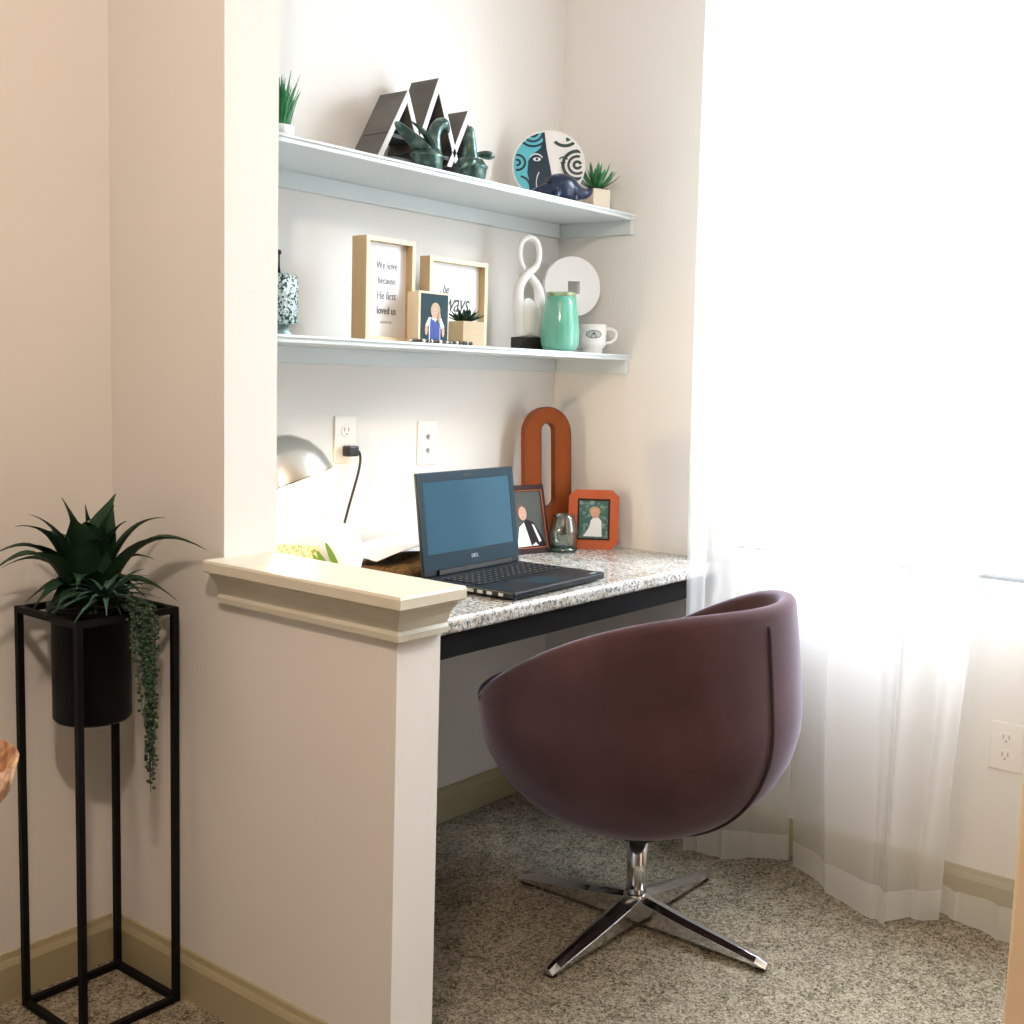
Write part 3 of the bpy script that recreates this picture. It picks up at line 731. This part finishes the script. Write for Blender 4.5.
nb = 40
for k in range(nb):
    f = k / (nb - 1); x = 1.955 + f * .215; y = 1.862 + .006 * math.sin(f * 21)
    if 1.998 < x < 2.102: y = 1.862 + .005 * math.sin(f * 21)
    o = MB().ball((0, 0, 0), random.choice((.0030, .0042, .0048)), n=6).build('bead', random.choice(('pearl', 'bead', 'bead')), loc=(x, y, ZL + .0047 ))
    if k == 0:
        bn = thing('bead_string', 'string of small dark and pearly beads lying before the photo block', 'beads', (1.955, 1.862, ZL + .0005))
    o.location = V((x, y, ZL + .0047)) - bn.location; o.parent = bn

sc2 = thing('potted_succulent', 'low dark green succulent in a kraft and cream cube pot on the lower shelf', 'plant', (2.184, 1.902, ZL + .0005), -.12)
MB().box(-.034, .034, -.034, .034, 0, .058).build('pot', 'kraft', sc2, bevel=.001)
MB().box(.0343, .0352, -.034, .034, 0, .058).build('cream_side', 'cream_pot', sc2)
tuft(MB(), (0, 0, .056), 26, .034, .060, .0085, seed=5, curve=.5).build('leaves', 'agave', sc2)

# figure-of-eight sculpture
fe = thing('abstract_sculpture', 'tall glossy white looped figure-eight sculpture on a black base, lower shelf', 'sculpture', (2.548, 1.990, ZL + .0005), -.45)
MB().box(-.036, .036, -.030, .030, 0, .036).build('base', 'black', fe, bevel=.002)
s_ = MB()
lp = bez([(-.012, .005, .205), (.030, .012, .235), (.040, .012, .275), (.020, .008, .325), (-.016, 0, .325), (-.036, -.006, .275), (-.026, -.008, .235), (.012, -.010, .205)], 30)
def cat(pts, n=8, closed=False):
    pts = [V(p) for p in pts]; out = []
    m = len(pts)
    for i in range(m - 1 if not closed else m):
        p0 = pts[(i - 1) % m] if closed or i > 0 else pts[i]; p1 = pts[i]; p2 = pts[(i + 1) % m]; p3 = pts[(i + 2) % m] if closed or i + 2 < m else p2
        for k in range(n):
            t_ = k / n; out.append(.5 * ((2 * p1) + (p2 - p0) * t_ + (2 * p0 - 5 * p1 + 4 * p2 - p3) * t_ ** 2 + (3 * p1 - p0 - 3 * p2 + p3) * t_ ** 3))
    if not closed: out.append(pts[-1])
    return out
pA = cat([(-.014, 0, .040), (-.024, -.001, .085), (-.033, -.004, .135), (-.031, -.008, .172), (-.010, -.012, .205), (.014, -.012, .225), (.026, -.006, .255), (.022, 0, .290), (.0, .002, .304), (-.022, .006, .290), (-.026, .010, .255), (-.014, .012, .225), (.010, .012, .200), (.031, .008, .172), (.035, .004, .135), (.026, .001, .085), (.014, 0, .040)], 6)
n_ = len(pA); ra = []
for i in range(n_):
    f = abs(i / (n_ - 1) - .5) * 2; ra.append(.0078 + .0125 * max(0, f - .35) / .65)
s_.tube(pA, ra, 12)
s_.build('figure', 'white', fe)
MB().lathe([(.001, .0), (.030, .0), (.034, .02), (.036, .05), (.032, .075), (.020, .092), (.010, .102), (.001, .106)], n=28, squash=.6, c=(0, 0, .0365)).build('lower_body', 'white', fe)

vs = thing('ceramic_vase', 'mint green glazed ceramic vase with a brownish rim, in front of the white disc', 'vase', (2.572, 1.898, ZL + .0005))
vs.scale = (1.09, 1.09, 1.03)
MB().lathe([(.001, 0), (.034, 0), (.043, .006), (.0475, .022), (.048, .050), (.045, .085), (.040, .120), (.036, .146), (.033, .146), (.036, .120), (.041, .085), (.043, .05), (.042, .02), (.001, .008)], n=40).build('body', 'teal', vs)
MB().lathe([(.0368, .140), (.0372, .146), (.0365, .151), (.033, .152), (.0325, .147)], n=40).build('rim', 'brown_glaze', vs)

dsx = thing('disc_sculpture', 'round white plaster disc with a square opening, standing behind the green vase', 'sculpture', (2.738, 1.985, ZL + .0005), -.58)
b = MB(); n_ = 48; sq = []
Tc = Tr(0, 0, .186) @ Matrix.Rotation(-.06, 4, 'X')
for i in range(n_):
    a = 2 * PI * i / n_; c_, s__ = math.cos(a), math.sin(a); m_ = max(abs(c_), abs(s__)); sq.append((c_ / m_ * .0180 + .003, s__ / m_ * .0175 - .002))
out = circ(0, 0, .084, n_)
b.ring_prism(out, sq, -.011, .011, Tc)
b.build('disc', 'white_matte', dsx)
MB().box(-.036, .036, -.018, .018, 0, .014).build('foot', 'white_matte', dsx, bevel=.002)
MB().tube([(0, 0, .014), (0, 0, .105)], .006, 12).build('post', 'black', dsx)

mg = thing('coffee_mug', 'white stacking mug with an oval emblem, at the right end of the lower shelf', 'mug', (2.738, 1.905, ZL + .0005), -.9)
MB().lathe([(.001, 0), (.027, 0), (.028, .004), (.028, .014), (.036, .020), (.037, .030), (.0375, .080), (.0345, .080), (.034, .030), (.03, .022), (.001, .018)], n=40).build('cup', 'white', mg)
MB().tube(cat([(.034, 0, .068), (.050, 0, .069), (.063, 0, .060), (.062, 0, .042), (.050, 0, .032), (.034, 0, .028)], 6), .0045, 10).build('handle', 'white', mg)
lg = MB()
def onmug(u, z, dr=.0006): # wraps around the cup, u metres along the side facing the local -Y
    a = -PI / 2 + u / .0375; r = .0375 + dr; return V((math.cos(a) * r, math.sin(a) * r, z))
def mugpoly(b, pts, dr):
    f = b.bm.faces.new([b.bm.verts.new(onmug(u, z, dr)) for u, z in pts]); f.material_index = b.mi
lg.mat(0)
ov = circ(0, .052, .0225, 28, rz=.0115); ovi = circ(0, .052, .0205, 28, rz=.0097)
for i in range(28):
    j = (i + 1) % 28; mugpoly(lg, [ov[i], ov[j], ovi[j], ovi[i]], .0010)
lg.mat(1)
for i in range(14):
    j = i + 1; mugpoly(lg, [ovi[i], ovi[j], ovi[28 - j if 28 - j < 28 else 0], ovi[(28 - i) % 28]], .0007) if i not in (0,) else mugpoly(lg, [ovi[0], ovi[1], ovi[27]], .0007)
lg.mat(0)
mugpoly(lg, [(-.009, .0440), (.009, .0440), (.0, .0600)], .0012); mugpoly(lg, [(-.016, .0585), (.016, .0585), (.012, .0610), (-.012, .0610)], .0012)
lg.build('oval_emblem', ['ink', 'grey_mark'], mg, recalc=False)

# ------------------------------------------------------------------ desk objects
# laptop
FL, FR, BR, BL = V((1.925, 1.530, 0)), V((2.300, 1.545, 0)), V((2.325, 1.800, 0)), V((1.945, 1.802, 0))
lt = thing('laptop', 'open dark laptop with a blue-grey screen, standing on the granite desk', 'laptop', (2.12, 1.67, .7625))
O_ = V((2.12, 1.67, 0))
ang = math.atan2((FR - FL).y, (FR - FL).x)
W2, D2 = .188, .130
TL = Matrix.Rotation(ang + .02, 4, 'Z')
MB().box(-W2, W2, -D2, D2, .004, .020, TL).build('base', 'laptop', lt, bevel=.004)
kb = MB()
for r in range(6):
    nk = 15
    for c in range(nk):
        if r == 0 and 4 <= c <= 9:
            if c == 4: kb.box(-W2 + .022 + 4 * .0225, -W2 + .022 + 9.8 * .0225, -.022, -.022 + .0145, .0202, .0222, TL)
            continue
        x = -W2 + .022 + c * .0225; y = -.022 + r * .0175
        kb.box(x, x + .0195, y, y + .0148, .0202, .0222, TL)
kb.build('keyboard', 'keys', lt)
km = MB()
for r in range(6):
    for c in range(15):
        if r == 0 and 4 <= c <= 9: continue
        x = -W2 + .022 + c * .0225 + .006; y = -.022 + r * .0175 + .006
        km.box(x, x + .0035, y, y + .004, .02222, .02235, TL)
km.build('key_letters', 'grey_mark', lt)
MB().box(-.055, .045, -.118, -.045, .0202, .0206, TL).build('touchpad', 'bezel', lt)
pts_ = MB()
for y0, y1 in ((-.10, -.088), (-.07, -.056), (-.045, -.031), (-.02, .0), (.02, .03)): pts_.box(-W2 - .0006, -W2 + .001, y0, y1, .008, .015, TL)
pts_.build('side_ports', 'grey_mark', lt)
MB().box(W2 - .045, W2 - .02, -.12, -.113, .0202, .0205, TL).build('palm_sticker', 'grey_mark', lt)
for x in (-.14, .14):
    for y in (-.10, .10): MB().lathe([(.008, 0), (.008, .0042)], c=tuple(TL @ V((x, y, 0))), n=12).build('rubber_foot', 'rubber', lt)
HS = .236
TS = TL @ Tr(0, D2 - .010, .022) @ Matrix.Rotation(-.13, 4, 'X')
ld = MB().box(-W2, W2, .0, .008, -.002, HS, TS).build('lid', 'laptop', lt, bevel=.003)
bz = MB()
for a, b_, c, d in ((-W2 + .002, W2 - .002, HS - .022, HS - .002), (-W2 + .002, W2 - .002, .012, .048), (-W2 + .002, -W2 + .020, .048, HS - .022), (W2 - .020, W2 - .002, .048, HS - .022)): bz.box(a, b_, -.0018, -.0001, c, d, TS)
bz.build('bezel', 'bezel', ld)
MB().box(-W2 + .0202, W2 - .0202, -.0010, -.0001, .0482, HS - .0222, TS).build('screen', 'screen', ld)
MB().box(-W2 + .05, W2 - .04, -.006, -.0001, .000, .011, TS).build('hinge_bar', 'black', ld)
lettering('DELL', .013, 'grey_mark', ld, TS @ Tr(.005, -.0022, .031) @ RX90, name='maker_logo')
MB().box(-.014, .014, -.0021, -.0018, HS - .0135, HS - .0105, TS).build('webcam', 'black', ld)

# wooden letter O
lo = thing('wooden_letter', 'tall reddish-brown wooden letter O leaning in the corner at the back of the desk', 'letter', (2.676, 1.990, .7625), -.38)
def stadium(w_, h0, h1, n=20):
    r = w_; return [(w_ * math.cos(a), h1 - r + r * math.sin(a)) for a in [PI * i / (n - 1) for i in range(n)]] + [(w_ * math.cos(a), h0 + r + r * math.sin(a)) for a in [PI + PI * i / (n - 1) for i in range(n)]]
To = Matrix.Rotation(-.07, 4, 'X')
MB().ring_prism(stadium(.077, 0, .398), stadium(.0225, .115, .352), 0, .022, To).build('letter_body', 'letter_wood', lo)
MB().ring_prism(stadium(.077, 0, .398), stadium(.0745, .0025, .3955), -.0012, -.0001, To).build('dark_outline', 'letter_edge', lo)
MB().ring_prism(stadium(.0255, .112, .355), stadium(.0225, .115, .352), -.0012, -.0001, To).build('inner_outline', 'letter_edge', lo)

# orange frame with child photo
of = thing('picture_frame', 'orange wooden picture frame with clipped corners, showing a child in white', 'picture frame', (2.722, 1.868, .7625), -.93)
To = Matrix.Rotation(-.16, 4, 'X')
def octo(w_, z0, z1, c): return [(-w_ + c, z0), (w_ - c, z0), (w_, z0 + c), (w_, z1 - c), (w_ - c, z1), (-w_ + c, z1), (-w_, z1 - c), (-w_, z0 + c)]
MB().ring_prism(octo(.071, 0, .169, .019), octo(.046, .026, .143, .0005), 0, .020, To).build('frame', 'orange_wood', of, bevel=.002)
MB().ring_prism(octo(.0462, .0258, .1432, .0004), octo(.0410, .0310, .1380, .0004), -.001, .004, To).build('dark_lip', 'dark_frame', of)
MB().prism([(-.042, .030), (.042, .030), (.042, .139), (-.042, .139)], .004, .008, To).build('photo_background', 'photo_green', of)
g_ = MB()
g_.mat(0).prism([(-.030, .036), (-.022, .046), (-.012, .062), (-.008, .082), (.0, .090), (.014, .090), (.022, .080), (.024, .036)], .0028, .0038, To)
g_.mat(1).prism(circ(.004, .102, .012, 20, rz=.014), .0022, .0027, To)
g_.mat(2).prism(circ(.003, .108, .0155, 20, rz=.0135), .0028, .0034, To)
g_.mat(3)
for x in (-.001, .008): g_.box(x - .0014, x + .0014, .0016, .0020, .102, .1034, To)
g_.box(.0, .007, .0016, .0020, .0935, .0948, To)
g_.build('child_portrait', ['photo_white', 'skin', 'hair_blond', 'hair_brown'], of)
MB().hexa([V(p) for p in ((-.02, .022, .10), (.02, .022, .10), (.02, .026, .112), (-.02, .026, .112), (-.02, .040, .001), (.02, .040, .001), (.02, .044, .001), (-.02, .044, .001))]).build('easel_back', 'dark_frame', of)

df = thing('picture_frame', 'dark framed photo of a man in a vest, half hidden behind the laptop screen', 'picture frame', (2.520, 1.930, .7625), -.22)
To = Matrix.Rotation(-.24, 4, 'X')
MB().ring_prism(octo(.070, 0, .190, .0005), octo(.060, .016, .175, .0005), 0, .014, To).build('frame', 'dark_frame', df, bevel=.001)
MB().ring_prism(octo(.0605, .0155, .1755, .0005), octo(.0585, .0175, .1735, .0005), -.0008, .002, To).build('inner_bead', 'orange_wood', df)
MB().prism([(-.060, .016), (.060, .016), (.060, .175), (-.060, .175)], .004, .007, To).build('photo_background', 'photo_dark', df)
g_ = MB()
g_.mat(0).prism([(-.040, .018), (.058, .018), (.046, .050), (.020, .088), (-.004, .095), (-.030, .070)], .0032, .0038, To)
g_.mat(1).prism([(-.045, .020), (-.030, .075), (-.008, .090), (.012, .040), (.030, .022)], .0026, .0030, To)
g_.mat(0).prism([(-.012, .088), (.0, .092), (.020, .030), (.006, .022)], .0020, .0024, To)
g_.mat(1).prism([(.014, .082), (.022, .078), (.042, .034), (.034, .030)], .0020, .0024, To)
g_.mat(2).prism(circ(-.014, .112, .014, 20, rz=.019), .0020, .0024, To)
g_.mat(3).prism(circ(-.018, .122, .017, 20, rz=.018), .0026, .0030, To)
for x in (-.018, -.008): g_.box(x - .0015, x + .0015, .0014, .0018, .113, .1145, To)
g_.box(-.017, -.010, .0014, .0018, .102, .1035, To)
g_.build('man_portrait', ['photo_suit', 'photo_white', 'skin', 'hair_brown'], df)
MB().hexa([V(p) for p in ((-.02, .030, .10), (.02, .030, .10), (.02, .034, .112), (-.02, .034, .112), (-.02, .060, .001), (.02, .060, .001), (.02, .064, .001), (-.02, .064, .001))]).build('easel_back', 'black', df)

gj = thing('glass_jar', 'small clear glass jar with a teal base between the two framed photos', 'jar', (2.622, 1.900, .7625))
MB().lathe([(.0395, .012), (.040, .06), (.034, .088), (.031, .092), (.031, .104), (.029, .104), (.029, .092), (.032, .086), (.038, .06), (.0375, .012)], n=32).build('glass_body', 'jar_glass', gj)
MB().lathe([(.001, 0), (.036, 0), (.039, .004), (.0395, .0118), (.001, .0118)], n=32).build('glass_base', 'jar_base', gj)

# suede folder with a sheet on it
nbk = thing('suede_pouch', 'brown suede pouch lying on the desk to the left behind the laptop', 'pouch', (2.075, 1.975, .7625), .05)
rows = []; n = 16
b = MB()
top, botm = [], []
for i in range(n + 1):
    r1, r2 = [], []
    for j in range(n + 1):
        u, v_ = i / n * 2 - 1, j / n * 2 - 1
        e_ = max(0, (1 - abs(u) ** 4) * (1 - abs(v_) ** 4)) ** .5
        x, y = u * .165, v_ * .10
        r1.append(V((x, y, .004 + e_ * (.026 + .010 * u + .004 * math.sin(5 * u + 2 * v_))))); r2.append(V((x, y, .004 - .0035 * e_)))
    top.append(r1); botm.append(r2)
b.sheet(top); b.sheet([r[::-1] for r in botm]); b.build('body', 'fur', nbk)
sh = MB(); R_ = []
for i in range(13):
    u = i / 12; R_.append([V((-.16 + .33 * u, -.040 + .15 * v_ / 6, .0435 + .014 * u + .012 * math.sin(PI * u) + .004 * math.sin(3 * u + v_))) for v_ in range(7)])
sh.sheet(R_); sh.sheet([[p - V((0, 0, .0012)) for p in r][::-1] for r in R_])
o = sh.build('paper_sheet', 'sheet', loc=(2.08, 1.975, .7605)); o.rotation_euler = (0, 0, .05)
tag(o, 'pale lilac sheet of paper lying on top of the brown suede pouch', 'paper')

# white globe vase with band and leaves
gb = thing('flower_bowl', 'white round bowl with a speckled band and green leaves, glowing under the desk lamp', 'bowl', (1.680, 1.870, .7625))
MB().lathe([(.001, 0), (.045, 0), (.075, .018), (.096, .05), (.103, .085), (.098, .118), (.080, .145), (.058, .158), (.054, .156), (.076, .142), (.093, .116), (.097, .085), (.09, .05), (.06, .02), (.001, .012)], n=48).build('bowl_body', 'globe', gb)
b = MB()
def onglobe(az, z, dr=.002):
    pr = [(.045, 0), (.075, .018), (.096, .05), (.103, .085), (.098, .118), (.080, .145)]
    for i in range(len(pr) - 1):
        if pr[i][1] <= z <= pr[i + 1][1]:
            f = (z - pr[i][1]) / (pr[i + 1][1] - pr[i][1]); r = pr[i][0] + f * (pr[i + 1][0] - pr[i][0]) + dr; return V((math.cos(az) * r, math.sin(az) * r, z))
a0 = math.atan2(-.57, -.82)
b.sheet([[onglobe(a0 - .62 + .95 * i / 14, .080 + .042 * k / 5) for k in range(6)] for i in range(15)])
b.build('speckled_band', 'mesh_band', gb)
for da, za, ha in ((.46, .128, .075), (.28, .112, .06), (.20, .105, .05)):
    b = MB(); b.sheet([[onglobe(a0 + da + .30 * i / 6 + (w_ - 2) * .035 * math.sin(PI * (.1 + .9 * i / 6)), za - ha * i / 6, .004) for w_ in range(5)] for i in range(7)])
    b.build('leaf', 'green_leaf', gb)

# desk lamp
dl = thing('desk_lamp', 'silver dome desk lamp, lit, half hidden behind the partition on the desk', 'lamp', (1.545, 1.99, .7625))
MB().lathe([(.001, 0), (.068, 0), (.070, .004), (.066, .014), (.02, .022), (.001, .023)], n=32).build('base', 'silver', dl)
MB().tube([(0, 0, .02), (0, 0, .365)], .006, 10).build('pole', 'silver', dl)
nrm = V((.24, -.34, -.90)).normalized()
ctr = V((1.628, 1.930, .986)) - dl.location
TSh = Matrix.Translation(ctr) @ (-nrm).to_track_quat('Z', 'Y').to_matrix().to_4x4()
MB().lathe([(.128, 0), (.1275, .004), (.121, .040), (.104, .072), (.075, .098), (.040, .112), (.022, .115), (.020, .135), (.001, .136), (.001, .130), (.02, .110), (.04, .108), (.073, .094), (.101, .069), (.118, .039), (.125, .003)], n=48, T=TSh).build('lamp_shade', 'silver', dl)
MB().tube([V((0, 0, .362)), TSh @ V((0, 0, .134))], .005, 10).build('arm', 'silver', dl)
MB().ball(TSh @ V((0, 0, .030)), .028, n=14).build('bulb', 'bulb', dl)

# ------------------------------------------------------------------ lights
def light(name, kind, loc, energy, color, **kw):
    l = bpy.data.lights.new(name, kind); l.energy = energy; l.color = color
    for k, v_ in kw.items(): setattr(l, k, v_)
    o = bpy.data.objects.new(name, l); COL.objects.link(o); o.location = loc; return o
a = light('window_daylight', 'AREA', (3.75, (WY0 + WY1) / 2 - .15, 2.75), 400, (.80, .91, 1.0), shape='RECTANGLE', size=2.4, size_y=1.7)
d = V((-1, .05, -.85)); a.rotation_euler = d.to_track_quat('-Z', 'Y').to_euler()
bl_ = dl.location + (TSh @ V((0, 0, -.012)))
light('desk_lamp_light', 'POINT', bl_, 13, (1, .74, .42), shadow_soft_size=.03)
light('ceiling_lamp', 'POINT', (.22, .46, 2.20), 64, (1, .79, .61), shadow_soft_size=.05)
wd = bpy.data.worlds.new('daylight'); scene.world = wd; wd.use_nodes = True
wd.node_tree.nodes['Background'].inputs[0].default_value = (.93, .97, 1, 1); wd.node_tree.nodes['Background'].inputs[1].default_value = 6.0

# ------------------------------------------------------------------ camera
yaw, pit, rol = 0.8990962157, 0.1143196857, 0.0290803554
f_ = V((math.sin(yaw) * math.cos(pit), math.cos(yaw) * math.cos(pit), -math.sin(pit)))
r_ = V((math.cos(yaw), -math.sin(yaw), 0)); u_ = r_.cross(f_)
r2 = math.cos(rol) * r_ + math.sin(rol) * u_; u2 = -math.sin(rol) * r_ + math.cos(rol) * u_
cam = bpy.data.cameras.new('camera'); co = bpy.data.objects.new('camera', cam); COL.objects.link(co)
Mx = Matrix((r2, u2, -f_)).transposed().to_4x4(); Mx.translation = (0, 0, 1.24); co.matrix_world = Mx
cam.sensor_width = 36; cam.lens = 1173.41 / 1024 * 36; cam.clip_start = .02
scene.camera = co
scene.view_settings.view_transform = 'Standard'; scene.view_settings.look = 'None'
scene.view_settings.exposure = 0.0; scene.view_settings.gamma = 1; scene.view_settings.use_curve_mapping = False
scene.cycles.use_denoising = True
scene.cycles.max_bounces = 10; scene.cycles.transparent_max_bounces = 24; scene.cycles.diffuse_bounces = 6
scene.cycles.sample_clamp_indirect = 4
GROUPS = {'curtain': 'sheer curtains at the window', 'wall_shelf': 'shelves in the desk niche', 'wall_outlet': 'power outlets', 'picture_frame': 'framed photos on the desk',
          'framed_sign': 'framed signs on the lower shelf', 'bird_figurine': 'bronze bird figurines on the upper shelf', 'potted_succulent': 'succulents in cube pots'}
for o in scene.objects:
    k = o.name.split('.')[0]
    if o.parent is None and k in GROUPS and 'label' in o: o['group'] = GROUPS[k]
